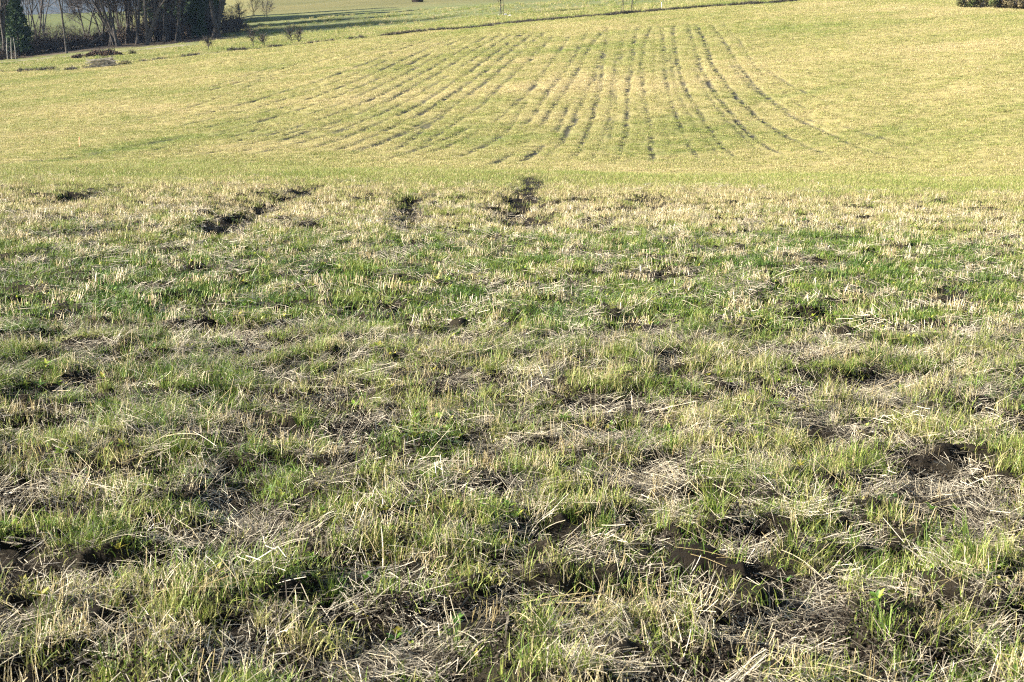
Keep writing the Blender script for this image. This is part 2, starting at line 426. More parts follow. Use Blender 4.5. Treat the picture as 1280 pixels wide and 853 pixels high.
def dryness(X, Y):
    """how straw coloured the growth is: 0 green .. 1 straw"""
    d = 0.61 - 0.16 * (1 - sstep(18, 24, Y)) + 0.26 * fbm(X / 6.0, Y / 5.0, 4, 71) + 0.32 * fbm(X / 0.8, Y / 0.6, 3, 81)
    # lush belt across the middle of the near slope, straw towards the brow
    lush = np.exp(-((Y - 16.5 - 1.5 * np.sin(X / 3.0)) / 3.4) ** 2) * (0.7 + 0.8 * fbm(X / 1.6, Y / 1.0, 2, 77))
    d = np.where(Y < 60, d - 0.27 * lush + 0.13 * sstep(20.5, 26, Y) * (1 - sstep(35, 42, Y)), d)
    df = 0.63 + 0.19 * fbm(X / 14.0, Y / 9.0, 4, 91) + 0.09 * fbm(X / 1.2, Y / 1.2, 3, 95) + 0.13 * fbm((X + 0.5 * Y) / 16.0, (Y - 0.35 * X) / 2.6, 3, 97)
    def blob(cx, cy, rx, ry): return np.exp(-((X - cx) / rx) ** 2 - ((Y - cy) / ry) ** 2)
    df = df + 0.14 * blob(8, 112, 14, 4) - 0.12 * blob(26, 134, 16, 4) + 0.10 * blob(30, 120, 16, 6) - 0.07 * blob(4, 99, 14, 4)
    df = df + 0.10 * blob(-24, 112, 14, 4) - 0.08 * blob(14, 127, 10, 4) + 0.12 * blob(36, 143, 12, 4) - 0.17 * np.clip(RG.get(X, Y), 0, 1)
    df = np.where(Y > 151, df - 0.07, df)
    return np.clip(np.where(Y > 60, df, d), 0.02, 1)

# ground colour
def lerp(a, b, t): return a[None, :] * (1 - t[:, None]) + b[None, :] * t[:, None]
X1 = XX.ravel(); Y1 = YY.ravel()
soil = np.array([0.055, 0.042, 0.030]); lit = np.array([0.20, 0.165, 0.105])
c_near = lerp(soil * 0.35, lit * 0.35, np.clip(0.25 + 0.8 * fbm(X1 / 0.5, Y1 / 0.35, 4, 101), 0, 1) * (1 - 0.6 * near_bare(X1, Y1)))  # soil and litter darkened, most in the hollows, to deepen the shade there
dr = dryness(X1, Y1)
c_far = lerp(np.array([0.11, 0.15, 0.035]), np.array([0.34, 0.28, 0.12]), sstep(0.15, 0.85, dr))
fm = np.clip(RF.get(X1, Y1), 0, 1)
c_far = c_far * (1 - fm[:, None]) + np.array([0.05, 0.045, 0.032])[None, :] * fm[:, None]
k = sstep(70, 86, Y1)[:, None]
gc = c_near * (1 - k) + c_far * k
# beyond the crop
ey = np.interp(X1 / np.maximum(Y1, 1), edge_w[:, 0] / edge_w[:, 1], edge_w[:, 1])
bey = sstep(0, 1.2, Y1 - ey)
tt = np.clip(0.5 + 0.5 * fbm(X1 / 10, Y1 / 4, 4, 111), 0, 1)
c_b = lerp(np.array([0.08, 0.12, 0.035]), np.array([0.20, 0.18, 0.08]), tt)
u1 = X1 / np.maximum(Y1, 1)
c_b2 = lerp(np.array([0.105, 0.105, 0.038]), np.array([0.17, 0.145, 0.058]), np.clip(0.5 + 0.6 * fbm(X1 / 30, Y1 / 12, 4, 121), 0, 1))
c_b3 = lerp(np.array([0.075, 0.09, 0.028]), np.array([0.115, 0.12, 0.038]), tt)    # green pasture far left
c_b2 = c_b2 * (1 - sstep(-0.26, -0.24, -u1)[:, None]) + c_b3 * sstep(-0.26, -0.24, -u1)[:, None] if False else c_b2
left = sstep(0.225, 0.262, -u1)[:, None]
c_b2 = c_b2 * (1 - left) + c_b3 * left
kb = sstep(215, 250, Y1)[:, None]
c_b = c_b * (1 - kb) + c_b2 * kb
# earth under the trees darkened, their shade put into the colour; pale track in front
tk = (sstep(171, 176, Y1 - 3 * np.sin(X1 / 9)) * (1 - sstep(225, 235, Y1)) * sstep(0.155, 0.20, -u1))[:, None]
c_b = c_b * (1 - tk) + np.array([0.085, 0.065, 0.045])[None, :] * tk
tr = (np.exp(-((Y1 - 169.5 - 0.10 * (X1 + 40)) / 1.6) ** 2) * sstep(0.20, 0.215, -u1))[:, None]
c_b = c_b * (1 - tr) + np.array([0.24, 0.20, 0.15])[None, :] * tr
kf = sstep(480, 900, Y1)[:, None]
c_b = c_b * (1 - kf) + np.array([0.07, 0.075, 0.045])[None, :] * kf
gc = gc * (1 - bey[:, None]) + c_b * bey[:, None]
gc = np.where(fm[:, None] > 0.4, gc * 0.6 + 0.02, gc)

idx = np.arange(nr * nc).reshape(nr, nc)
F = np.stack([idx[:-1, :-1], idx[:-1, 1:], idx[1:, 1:], idx[1:, :-1]], -1).reshape(-1, 4)
m, n, l = new_mat('field_ground')
a = n.new('ShaderNodeAttribute'); a.attribute_name = 'gc'
g = n.new('ShaderNodeNewGeometry')
t1 = noise(n, l, 1.1, 8, 0.75, g.outputs['Position']); t2 = noise(n, l, 30.0, 7, 0.8, g.outputs['Position'])
r1 = n.new('ShaderNodeMapRange'); r1.inputs[1].default_value = 0.3; r1.inputs[2].default_value = 0.7; r1.inputs[3].default_value = 0.72; r1.inputs[4].default_value = 1.28
l.new(t1.outputs['Fac'], r1.inputs[0])
r2 = n.new('ShaderNodeMapRange'); r2.inputs[1].default_value = 0.3; r2.inputs[2].default_value = 0.7; r2.inputs[3].default_value = 0.6; r2.inputs[4].default_value = 1.4
l.new(t2.outputs['Fac'], r2.inputs[0])
mu = n.new('ShaderNodeMath'); mu.operation = 'MULTIPLY'; l.new(r1.outputs[0], mu.inputs[0]); l.new(r2.outputs[0], mu.inputs[1])
vm = n.new('ShaderNodeVectorMath'); vm.operation = 'SCALE'; l.new(a.outputs['Color'], vm.inputs[0]); l.new(mu.outputs[0], vm.inputs['Scale'])
bp = n.new('ShaderNodeBump'); bp.inputs['Strength'].default_value = 1.0; bp.inputs['Distance'].default_value = 0.06
l.new(t2.outputs['Fac'], bp.inputs['Height'])
out_bsdf(n, l, vm.outputs[0], 0.95, 0.1, bump=bp.outputs[0])
terr = mesh_obj('ground', np.stack([XX, YY, ZZ], -1).reshape(-1, 3), F, m, smooth=True, col=gc, colname='gc')
tag(terr, kind='structure')

# ------------------------------------------------------------------ blades
class Blades:
    def __init__(s): s.V = []; s.F = []; s.C = []; s.n = 0
    def blade(s, x, y, z, L, wd, ang, lean, bend, seg=3, c=(0.5, 0.5), flat=0.0):
        """a strip that rises, leans towards ang and bends over"""
        dx, dy = math.cos(ang), math.sin(ang)
        fa = ang + math.pi / 2 + random.uniform(-1.0, 1.0)
        sx, sy = math.cos(fa) * wd / 2, math.sin(fa) * wd / 2
        th = lean; px_, py_, pz_ = x, y, z; st = L / seg
        for k in range(seg + 1):
            q = (1 - (k / seg) ** 2 * 0.75) if flat == 0 else 1.0
            s.V.append((px_ - sx * q, py_ - sy * q, pz_)); s.V.append((px_ + sx * q, py_ + sy * q, pz_ + flat * wd))
            s.C.append((c[0], c[1])); s.C.append((c[0], c[1]))
            if k < seg:
                s.F.append((s.n + 2 * k, s.n + 2 * k + 1, s.n + 2 * k + 3, s.n + 2 * k + 2))
            px_ += dx * math.sin(th) * st; py_ += dy * math.sin(th) * st; pz_ += math.cos(th) * st
            th += bend / seg
        s.n += 2 * (seg + 1)
    def stalk(s, x, y, z, L, wd, ang, lean, c, kink=0.0):
        """a three sided straw"""
        d = Vector((math.cos(ang) * math.sin(lean), math.sin(ang) * math.sin(lean), math.cos(lean)))
        p = Vector((x, y, z)); b = d.orthogonal().normalized(); e = d.cross(b)
        nseg = 2 if kink else 1
        for k in range(nseg + 1):
            for j in range(3):
                t = j * 2.094
                v = p + (b * math.cos(t) + e * math.sin(t)) * wd / 2
                s.V.append(tuple(v)); s.C.append(c)
            if k < nseg:
                for j in range(3):
                    a0 = s.n + k * 3 + j; a1 = s.n + k * 3 + (j + 1) % 3
                    s.F.append((a0, a1, a1 + 3, a0 + 3))
            p = p + d * (L / nseg)
            if kink: d = (d + Vector((random.uniform(-1, 1), random.uniform(-1, 1), random.uniform(-1, .4))) * kink).normalized()
        s.n += 3 * (nseg + 1)
    def leaf(s, x, y, z, L, wd, ang, lean, c, bend=0.8):
        dx, dy = math.cos(ang), math.sin(ang); sx, sy = -dy, dx
        th = lean; p = [x, y, z]; prof = [0.15, 0.8, 1.0, 0.7, 0.08]
        for k, q in enumerate(prof):
            h = wd / 2 * q
            s.V += [(p[0] - sx * h, p[1] - sy * h, p[2] + 0.25 * h), (p[0], p[1], p[2]), (p[0] + sx * h, p[1] + sy * h, p[2] + 0.25 * h)]
            s.C += [c] * 3
            if k < 4:
                b = s.n + 3 * k
                s.F += [(b, b + 1, b + 4, b + 3), (b + 1, b + 2, b + 5, b + 4)]
            p[0] += dx * math.sin(th) * L / 4; p[1] += dy * math.sin(th) * L / 4; p[2] += math.cos(th) * L / 4
            th += bend / 4
        s.n += 15
    def obj(s, name, mat):
        return mesh_obj(name, np.array(s.V), np.array(s.F), mat, link=False, col=np.array(s.C))
R = random.random
def ru(a, b): return random.uniform(a, b)
def disc(r):
    a = ru(0, 6.283); q = r * math.sqrt(R()); return q * math.cos(a), q * math.sin(a)
PI = math.pi
def p_grass(nb, r, l0, l1, w0, w1, lean=0.7, bend=1.1):
    b = Blades()
    for i in range(nb):
        x, y = disc(r)
        b.blade(x, y, -0.015, ru(l0, l1), ru(w0, w1), ru(0, 6.283), abs(random.gauss(0, lean * 0.6)), ru(0.1, bend), 3, (R(), R()))
    return b
def p_stubble(nb, r, l0, l1, wd):
    b = Blades(); a0 = ru(0, 6.283)
    for i in range(nb):
        x, y = disc(r); y *= 0.5
        if R() < 0.6: b.stalk(x, y, -0.02, ru(l0, l1), wd * ru(0.7, 1.3), a0 + ru(-.8, .8), abs(random.gauss(0, 0.30)), (R(), R()), 0.25 if R() < .25 else 0)
        else: b.blade(x, y, -0.02, ru(l0, l1), wd * 1.4, ru(0, 6.283), ru(0, .6), ru(0.3, 2.2), 4, (R(), R()))
    return b
def p_mat(nb, r, l0, l1, wd, zt=0.03):
    b = Blades(); a0 = ru(0, 6.283)
    for i in range(nb):
        x, y = disc(r); L = ru(l0, l1); a = a0 + random.gauss(0, 0.9); z = ru(0.0, zt)
        if R() < 0.5: b.blade(x, y, z, L, wd * ru(.6, 1.4), a, PI / 2 - ru(-.05, .35), ru(-.3, .7), 4, (R(), R()), 0.3)
        else: b.stalk(x, y, z, L, wd * ru(.6, 1.1), a, PI / 2 - ru(-.08, .3), (R(), R()), 0.22 if R() < .6 else 0)
    return b
def p_weed(nl, L, wd):
    b = Blades(); a0 = ru(0, 6)
    for i in range(nl):
        b.leaf(0, 0, 0.0, L * ru(.6, 1.1), wd * ru(.7, 1.2), a0 + i * 2.4, ru(.5, 1.2), (R(), R()), ru(.3, .9))
    return b

def col_of(name, obs):
    c = bpy.data.collections.new(name)
    for o in obs: c.objects.link(o)
    return c
_num = [0]
def protos(kind, mat, makers):
    obs = []
    for mk in makers:
        obs.append(mk().obj('%s_clump' % kind, mat))
        obs[-1].name = '%s_%03d' % (kind, _num[0]); _num[0] += 1
    return col_of(kind + '_kinds', obs)

def p_crumbs(nb, r_):
    b = Blades()
    for i in range(nb):
        x, y = disc(r_); q = abs(random.gauss(0, .0032)) + .0015; z = ru(-.2, .6) * q
        P_ = [Vector((random.gauss(0, 1), random.gauss(0, 1), random.gauss(0, .8))).normalized() * q * ru(.7, 1.3) for _ in range(3)]
        V_ = [(1, 0, 0), (0, 1, 0), (-1, 0, 0), (0, -1, 0), (0, 0, 1), (0, 0, -1)]
        b.V += [(x + a * q * ru(.7, 1.4), y + c * q * ru(.7, 1.4), z + e * q * ru(.6, 1.1)) for a, c, e in V_]
        cc = (R(), R()); b.C += [cc] * 6; n0 = b.n
        for k in range(4): b.F += [(n0 + k, n0 + (k + 1) % 4, n0 + 4, n0 + 4), (n0 + (k + 1) % 4, n0 + k, n0 + 5, n0 + 5)]
        b.n += 6
    b.F = [f[:3] for f in b.F]
    return b
def scatter(name, coll, nk, X, Y, dry, scl, label, cat, dz=0.0, tilt=0.15, zs=None):
    """one object: a cloud of points on the ground carrying clumps"""
    N = len(X)
    Z = ground(X, Y) + dz
    me = bpy.data.meshes.new(name)
    me.vertices.add(N); me.vertices.foreach_set('co', np.stack([X, Y, Z], -1).astype(np.float32).ravel())
    def at(nm, ty, data):
        A = me.attributes.new(nm, ty, 'POINT')
        A.data.foreach_set({'FLOAT': 'value', 'INT': 'value', 'FLOAT_VECTOR': 'vector'}[ty], data.ravel())
    at('dry', 'FLOAT', np.asarray(dry, np.float32))
    at('kind_index', 'INT', rng.integers(0, nk, N).astype(np.int32))
    rot = np.stack([rng.normal(0, tilt, N), rng.normal(0, tilt, N), rng.uniform(0, 2 * np.pi, N)], -1).astype(np.float32)
    at('rot', 'FLOAT_VECTOR', rot)
    s3 = np.repeat(np.asarray(scl, np.float32)[:, None], 3, 1) * np.array([1, 1, 1], np.float32)
    if zs is not None: s3[:, 2] *= zs
    at('scl', 'FLOAT_VECTOR', s3.astype(np.float32))
    o = bpy.data.objects.new(name, me); COL.objects.link(o)
    tag(o, label, cat, None, 'stuff')
    ng = bpy.data.node_groups.new(name + '_nodes', 'GeometryNodeTree')
    ng.interface.new_socket('Geometry', in_out='INPUT', socket_type='NodeSocketGeometry')
    ng.interface.new_socket('Geometry', in_out='OUTPUT', socket_type='NodeSocketGeometry')
    N_ = ng.nodes; gi = N_.new('NodeGroupInput'); go = N_.new('NodeGroupOutput')
    ip = N_.new('GeometryNodeInstanceOnPoints'); ci = N_.new('GeometryNodeCollectionInfo')
    ci.inputs['Collection'].default_value = coll; ci.inputs['Separate Children'].default_value = True; ci.inputs['Reset Children'].default_value = True
    def na(nm, ty):
        q = N_.new('GeometryNodeInputNamedAttribute'); q.data_type = ty; q.inputs['Name'].default_value = nm; return q.outputs['Attribute']
    L = ng.links
    L.new(gi.outputs[0], ip.inputs['Points']); L.new(ci.outputs[0], ip.inputs['Instance'])
    ip.inputs['Pick Instance'].default_value = True
    L.new(na('kind_index', 'INT'), ip.inputs['Instance Index'])
    L.new(na('rot', 'FLOAT_VECTOR'), ip.inputs['Rotation'])
    L.new(na('scl', 'FLOAT_VECTOR'), ip.inputs['Scale'])
    L.new(ip.outputs[0], go.inputs[0])
    md = o.modifiers.new('scatter', 'NODES'); md.node_group = ng
    return o

def pts_near(dens, y0, y1, edge=0.6, slope=0.385):
    """random points in the wedge of ground between two distances"""
    A = slope * (y1 ** 2 - y0 ** 2) + 2 * edge * (y1 - y0)
    n_ = int(A * dens)
    Y = np.sqrt(rng.uniform(y0 ** 2, y1 ** 2, n_)); X = rng.uniform(-1, 1, n_) * (slope * Y + edge)
    return X, Y
def keep(p, *arrs):
    k = rng.uniform(size=len(p)) < p
    return [a[k] for a in arrs]

# near and middle growth ------------------------------------------------------
C_G = protos('green_grass', M_GRASS, [lambda: p_grass(46, 0.12, 0.03, 0.10, 0.0020, 0.0042, 0.95, 1.7)] * 6 + [lambda: p_grass(26, 0.05, 0.08, 0.16, 0.002, 0.004, 0.8, 1.5)] * 2)
C_GM = protos('middle_grass', M_GRASS, [lambda: p_grass(50, 0.18, 0.035, 0.10, 0.0035, 0.0065, 0.95, 1.6)] * 6)
C_S = protos('stubble', M_STRAW, [lambda: p_stubble(10, 0.09, 0.04, 0.13, 0.0022)] * 6)
C_SM = protos('middle_stubble', M_STRAW, [lambda: p_stubble(14, 0.13, 0.06, 0.14, 0.0055)] * 5)
C_L = protos('litter', M_LITTER, [lambda: p_mat(70, 0.18, 0.03, 0.16, 0.0021, 0.045)] * 6)
C_LM = protos('middle_litter', M_LITTER, [lambda: p_mat(60, 0.20, 0.04, 0.14, 0.0030, 0.05)] * 4)
C_X = protos('long_straw', M_STRAW, [lambda: p_mat(4, 0.12, 0.10, 0.28, 0.0020, 0.07)] * 6)
C_W = protos('weed', M_WEED, [lambda: p_weed(7, 0.055, 0.018)] * 4)
C_B = protos('brown_leaf', M_BROWN, [lambda: p_weed(1, 0.05, 0.03)] * 3)
C_T = protos('tuft', M_GRASS, [lambda: p_grass(70, 0.035, 0.09, 0.20, 0.0022, 0.0042, 0.75, 1.2)] * 4)

def grow(name, coll, nk, dens, y0, y1, pf, df, s0, s1, label, cat, **kw):
    X, Y = pts_near(dens, y0, y1)
    b = near_bare(X, Y)
    X, Y, b = keep(pf(X, Y, b), X, Y, b)
    d = df(X, Y)
    return scatter(name, coll, nk, X, Y, d, rng.uniform(s0, s1, len(X)), label, cat, **kw)
gp = lambda X, Y, b: (0.07 + 0.93 * np.maximum(tuss(X, Y), sstep(27, 35, Y))) * np.clip((1 - b) ** 1.5 * (0.62 + 1.2 * fbm(X / 0.6, Y / 0.4, 3, 131) + 0.35 * (0.6 - dryness(X, Y))), 0.03, 1)
sp = lambda X, Y, b: (0.2 + 0.8 * tuss(X, Y)) * np.clip((1 - 0.92 * b) * sstep(-0.25, 0.45, fbm(X / 0.7, Y / 0.35, 3, 141) + 0.8 * (dryness(X, Y) - 0.38)), 0.0, 1)
lp = lambda X, Y, b: np.clip(0.34 + 0.35 * b + 0.95 * b * (0.6 + fbm(X / 0.5, Y / 0.3, 2, 151)) + 0.4 * fbm(X / 1.4, Y / 0.7, 3, 152), 0, 1)
gd = lambda X, Y: dryness(X, Y) - 0.06 + rng.normal(0, 0.07, len(X))
sdry = lambda X, Y: np.clip(0.55 + rng.normal(0, 0.2, len(X)), 0, 1)

NEAR = 11.5
grow('short_grass', C_G, 8, 400, 2.9, NEAR, gp, gd, 0.55, 1.05, 'short green and yellowing grass blades close to the viewer', 'grass')
grow('grass', C_GM, 6, 175, NEAR, 27, gp, gd, 0.75, 1.15, 'short green grass covering the middle of the near slope', 'grass')
grow('brow_grass', C_GM, 6, 130, 27, 58, gp, lambda X, Y: gd(X, Y) * (1 - sstep(29, 38, Y + 5.0 * fbm(X / 3.5, Y / 5.0, 3, 143))) + (0.55 + 0.16 * fbm(X / 3, Y / 3, 3, 93) + rng.normal(0, .05, len(X))) * sstep(29, 38, Y + 5.0 * fbm(X / 3.5, Y / 5.0, 3, 143)), 0.8, 1.2, 'yellow green grass on the brow where the near slope ends', 'grass')
grow('stubble', C_S, 6, 250, 2.9, NEAR, sp, sdry, 0.55, 1.1, 'cut pale straw stubble standing closest to the viewer', 'stubble')
grow('straw_stubble', C_SM, 5, 110, NEAR, 27, sp, sdry, 0.7, 1.0, 'straw stubble among green grass in mid slope', 'stubble')
grow('brow_stubble', C_SM, 5, 34, 27, 50, lambda X, Y, b: sp(X, Y, b) * (1 - 0.97 * sstep(25, 38, Y + 7.0 * fbm(X / 3.5, Y / 5.0, 3, 143))), lambda X, Y: np.clip(0.32 + rng.normal(0, 0.15, len(X)), 0, 1), 0.85, 1.2, 'tan straw stubble near the brow of the slope', 'stubble')
grow('straw_litter', C_L, 6, 145, 2.9, NEAR, lp, lambda X, Y: np.clip(0.50 + rng.normal(0, 0.2, len(X)), 0, 1), 0.5, 0.95, 'matted grey and pale broken straw lying on the soil up close', 'straw', tilt=0.3)
grow('litter', C_LM, 4, 32, NEAR, 36, lambda X, Y, b: lp(X, Y, b) * (1 - 0.9 * sstep(18, 28, Y)) * (1 - 0.7 * np.clip(RN.get(X, Y), 0, 1)), sdry, 0.7, 1.2, 'pale broken straw lying in patches further down the slope', 'straw', tilt=0.2)
grow('loose_straw', C_X, 6, 14, 2.9, 24, lambda X, Y, b: 0.75 - 0.5 * sstep(10, 20, Y), sdry, 0.6, 1.3, 'long loose straws lying criss-cross on the grass', 'straw', tilt=0.2)
grow('weeds', C_W, 4, 110, 2.9, 24, lambda X, Y, b: sstep(-0.1, 0.5, fbm(X / 1.2, Y / 0.8, 2, 161)), lambda X, Y: rng.uniform(0, 1, len(X)), 0.5, 1.0, 'small broad leaved weeds among the stubble', 'weeds')
grow('tall_tufts', C_T, 4, 5.0, 2.9, 26, lambda X, Y, b: 0.9 * (1 - b) * sstep(0.0, 0.3, fbm(X / 2.0, Y / 1.2, 2, 165)), lambda X, Y: rng.uniform(0.1, 0.45, len(X)), 0.6, 1.0, 'taller tufts of fresh green grass', 'grass')
grow('dead_leaves', C_B, 3, 2.0, 2.9, 20, lambda X, Y, b: 0.4 + 0 * X, lambda X, Y: rng.uniform(0, 1, len(X)), 0.5, 1.0, 'small brown dead leaves caught in the stubble', 'leaves')

C_C = protos('soil_crumb', M_CRUMB, [lambda: p_crumbs(150, 0.15)] * 4)
grow('soil_crumbs', C_C, 4, 200, 2.9, 11, lambda X, Y, b: 0.1 + 0.9 * sstep(0.2, 0.6, b), lambda X, Y: np.clip(rng.normal(.4, .2, len(X)), 0, 1), 0.7, 1.3, 'dark crumbs of soil in the bare hollows close to the viewer', 'soil')

# growth of the far slope --------------------------------------------------------
C_F = protos('field_grass', M_GRASS, [lambda: p_grass(120, 0.42, 0.05, 0.10, 0.010, 0.018)] * 8)
C_FT = protos('rank_grass', M_GRASS, [lambda: p_grass(60, 0.30, 0.12, 0.28, 0.012, 0.022)] * 5)
Y = np.sqrt(rng.uniform(54 ** 2, 175 ** 2, 104000)); X = rng.uniform(-0.385, 0.385, len(Y)) * Y
ee = np.interp(X / Y, edge_w[:, 0] / edge_w[:, 1], edge_w[:, 1])
under = (X / Y < -0.20) & (Y > 167.5 + 0.1 * (X + 40))
p = np.clip(1.0 - 1.5 * RF.get(X, Y), 0, 1) * np.where(under, 0.1, 1)
X, Y = keep(p, X, Y)
scatter('field_growth', C_F, 8, X, Y, dryness(X, Y) + rng.normal(0, 0.05, len(X)), rng.uniform(0.6, 1.1, len(X)), 'short yellow green growth covering the striped far slope', 'grass', tilt=0.1)
# ranker weeds along the edge line and the strip beyond
e2 = []
for a_, b_ in zip(edge_w[:-1], edge_w[1:]):
    L_ = np.hypot(*(b_ - a_)); nn = int(L_ * 3)
    t_ = rng.uniform(size=nn); q = a_[None] * (1 - t_[:, None]) + b_[None] * t_[:, None]
    e2.append(q + rng.normal(0, 0.35, q.shape) + np.array([0, 1.3]))
e2 = np.concatenate(e2)
Y3 = np.sqrt(rng.uniform(150 ** 2, 215 ** 2, 9000)); X3 = rng.uniform(-0.385, 0.36, len(Y3)) * Y3
e3 = np.interp(X3 / Y3, edge_w[:, 0] / edge_w[:, 1], edge_w[:, 1])
k3 = (Y3 > e3 + 1.5) & ~((X3 / Y3 < -0.2) & (Y3 > 167)) & (fbm(X3 / 9, Y3 / 3, 3, 171) > 0.0)
X = np.concatenate([e2[:, 0], X3[k3]]); Y = np.concatenate([e2[:, 1], Y3[k3]])
# tufts standing in the furrows and dead weeds on the bank of the edge
C_D = protos('furrow_tuft', M_DARKG, [lambda: p_grass(40, 0.16, 0.05, 0.13, 0.010, 0.018)] * 4)
C_DW = protos('dead_weed', M_DARKW, [lambda: p_grass(60, 0.25, 0.10, 0.34, 0.012, 0.022, 0.5, 0.8)] * 4)
YY_, XX_ = np.meshgrid(RF.y0 + np.arange(RF.ny) * RF.c, RF.x0 + np.arange(RF.nx) * RF.c, indexing='ij')
q_ = RF.a; kk_ = (q_ > 0.35) & (rng.uniform(size=q_.shape) < 0.022 * np.clip(q_, 0, 1)) 
fx_, fy_ = XX_[kk_] + rng.normal(0, .05, kk_.sum()), YY_[kk_] + rng.normal(0, .05, kk_.sum())
scatter('furrow_tufts', C_D, 4, fx_, fy_, rng.uniform(0.1, 1, len(fx_)), rng.uniform(.5, 1.0, len(fx_)), 'darker tufts growing inside the furrows of the far slope', 'grass')
dw = []
for a_, b_ in zip(edge_w[:-1], edge_w[1:]):
    L_ = np.hypot(*(b_ - a_)); right_ = a_[0] > -16
    nn = int(L_ * (15 if right_ else 9))
    t_ = rng.uniform(size=nn); qq = a_[None] * (1 - t_[:, None]) + b_[None] * t_[:, None]
    wv = fbm(qq[:, 0] / 2.0, qq[:, 1] * 0 + 3.0, 3, 191)
    qq = qq[wv > (-0.35 if right_ else 0.05)]
    dw.append(qq + rng.normal(0, 0.22, qq.shape))
dw = np.concatenate(dw)
scatter('dead_weeds', C_DW, 4, dw[:, 0], dw[:, 1], rng.uniform(0, 1, len(dw)), rng.uniform(.5, 1.1, len(dw)), 'dark dead weeds forming the broken line along the far edge of the crop', 'weeds', dz=0.1)
scatter('rough_grass', C_FT, 5, X, Y, np.clip(0.55 + 0.3 * fbm(X / 6, Y / 3, 2, 181) + rng.normal(0, .1, len(X)), 0, 1), rng.uniform(0.7, 1.3, len(X)), 'rank rough grass along the far edge of the crop and beyond it', 'grass')

# ------------------------------------------------------------------ trees
M_BARK = simple_mat('bark', (0.032, 0.027, 0.023), (0.085, 0.072, 0.060), 2.5)
M_PALE = simple_mat('pale_bark', (0.16, 0.15, 0.13), (0.30, 0.28, 0.25), 2.5)
M_TWIG = simple_mat('twigs', (0.055, 0.043, 0.037), (0.105, 0.085, 0.072), 2.0)
M_CEDAR = simple_mat('cedar_foliage', (0.020, 0.040, 0.016), (0.045, 0.07, 0.025), 1.4, transl=0.15)
M_BRUSH = simple_mat('brush', (0.06, 0.042, 0.03), (0.12, 0.085, 0.055), 1.2)
M_RUST = simple_mat('rusty_brush', (0.07, 0.042, 0.026), (0.13, 0.08, 0.048), 1.5)
M_HEDGE = simple_mat('hedge_leaves', (0.09, 0.12, 0.035), (0.26, 0.22, 0.10), 1.3, transl=0.2)
M_HEDGEB = simple_mat('hedge_brown', (0.11, 0.095, 0.045), (0.24, 0.19, 0.10), 1.3, transl=0.1)

class Tubes:
    def __init__(s): s.V = []; s.F = []
    def tube(s, P, Rr, k=5):
        n0 = len(s.V)
        for i, (p, r) in enumerate(zip(P, Rr)):
            d = (P[min(i + 1, len(P) - 1)] - P[max(i - 1, 0)])
            d = d.normalized() if d.length > 1e-6 else Vector((0, 0, 1))
            b = d.orthogonal().normalized(); e = d.cross(b)
            for j in range(k):
                t = j * 2 * PI / k
                s.V.append(tuple(p + (b * math.cos(t) + e * math.sin(t)) * r))
        for i in range(len(P) - 1):
            for j in range(k):
                a0 = n0 + i * k + j; a1 = n0 + i * k + (j + 1) % k
                s.F.append((a0, a1, a1 + k, a0 + k))
    def ribbon(s, p, d, L, wd):
        b = d.orthogonal().normalized() if R() < .5 else d.cross(Vector((0, 1, 0.01))).normalized()
        b = (b * wd / 2); q = p + d * L; n0 = len(s.V); mid = p + d * L * .5 + Vector((ru(-1, 1), ru(-1, 1), ru(-1, 1))) * L * .06
        s.V += [tuple(p - b), tuple(p + b), tuple(mid + b * .8), tuple(mid - b * .8), tuple(q + b * .4), tuple(q - b * .4)]
        s.F += [(n0, n0 + 1, n0 + 2, n0 + 3), (n0 + 3, n0 + 2, n0 + 4, n0 + 5)]
    def obj(s, name, mat, parent=None, smooth=False):
        return mesh_obj(name, np.array(s.V), s.F, mat, parent, smooth)

def rdir(d, spread):
    v = Vector((random.gauss(0, 1), random.gauss(0, 1), random.gauss(0, 1)))
    return (d + v * spread).normalized()
def branch(T, W, p, d, L, r, lev, maxlev, up=0.06, spread=0.10, kids=(3, 5)):
    seg = 5 if lev < 2 else 3
    P = [p.copy()]; Rr = [r]; q = p.copy(); dd = d.copy(); pts = []
    for i in range(seg):
        dd = rdir(dd, spread); dd.z += up; dd.normalize()
        q = q + dd * (L / seg); P.append(q.copy()); Rr.append(r * (1 - 0.75 * (i + 1) / seg)); pts.append((q.copy(), dd.copy(), i / seg))
    T_ = T if lev < 2 else W
    if lev < 3: T_.tube(P, Rr, 6 if lev == 0 else (4 if lev == 1 else 3))
    else:
        T_.tube(P, Rr, 3)
    if lev >= maxlev:
        for (a, b, f) in pts:
            for _ in range(2): W.ribbon(a, rdir(b, 0.55), ru(0.3, 0.9), 0.028)
        return
    nk = random.randint(*kids)
    for i in range(nk + (2 if lev == 0 else 0)):
        f = ru(0.28, 0.98); kx = min(seg - 1, int(f * seg)); a = P[kx].lerp(P[kx + 1], f * seg - kx)
        base = (P[kx + 1] - P[kx]).normalized()
        side = rdir(Vector((0, 0, 0.15)), 1.0); nd = (base * 0.75 + side * 0.62).normalized()
        branch(T, W, a, nd, L * ru(0.38, 0.62) * (1.15 - 0.4 * f), r * (1 - 0.7 * f) * 0.55 + 0.01, lev + 1, maxlev, up, spread * 1.15, kids)

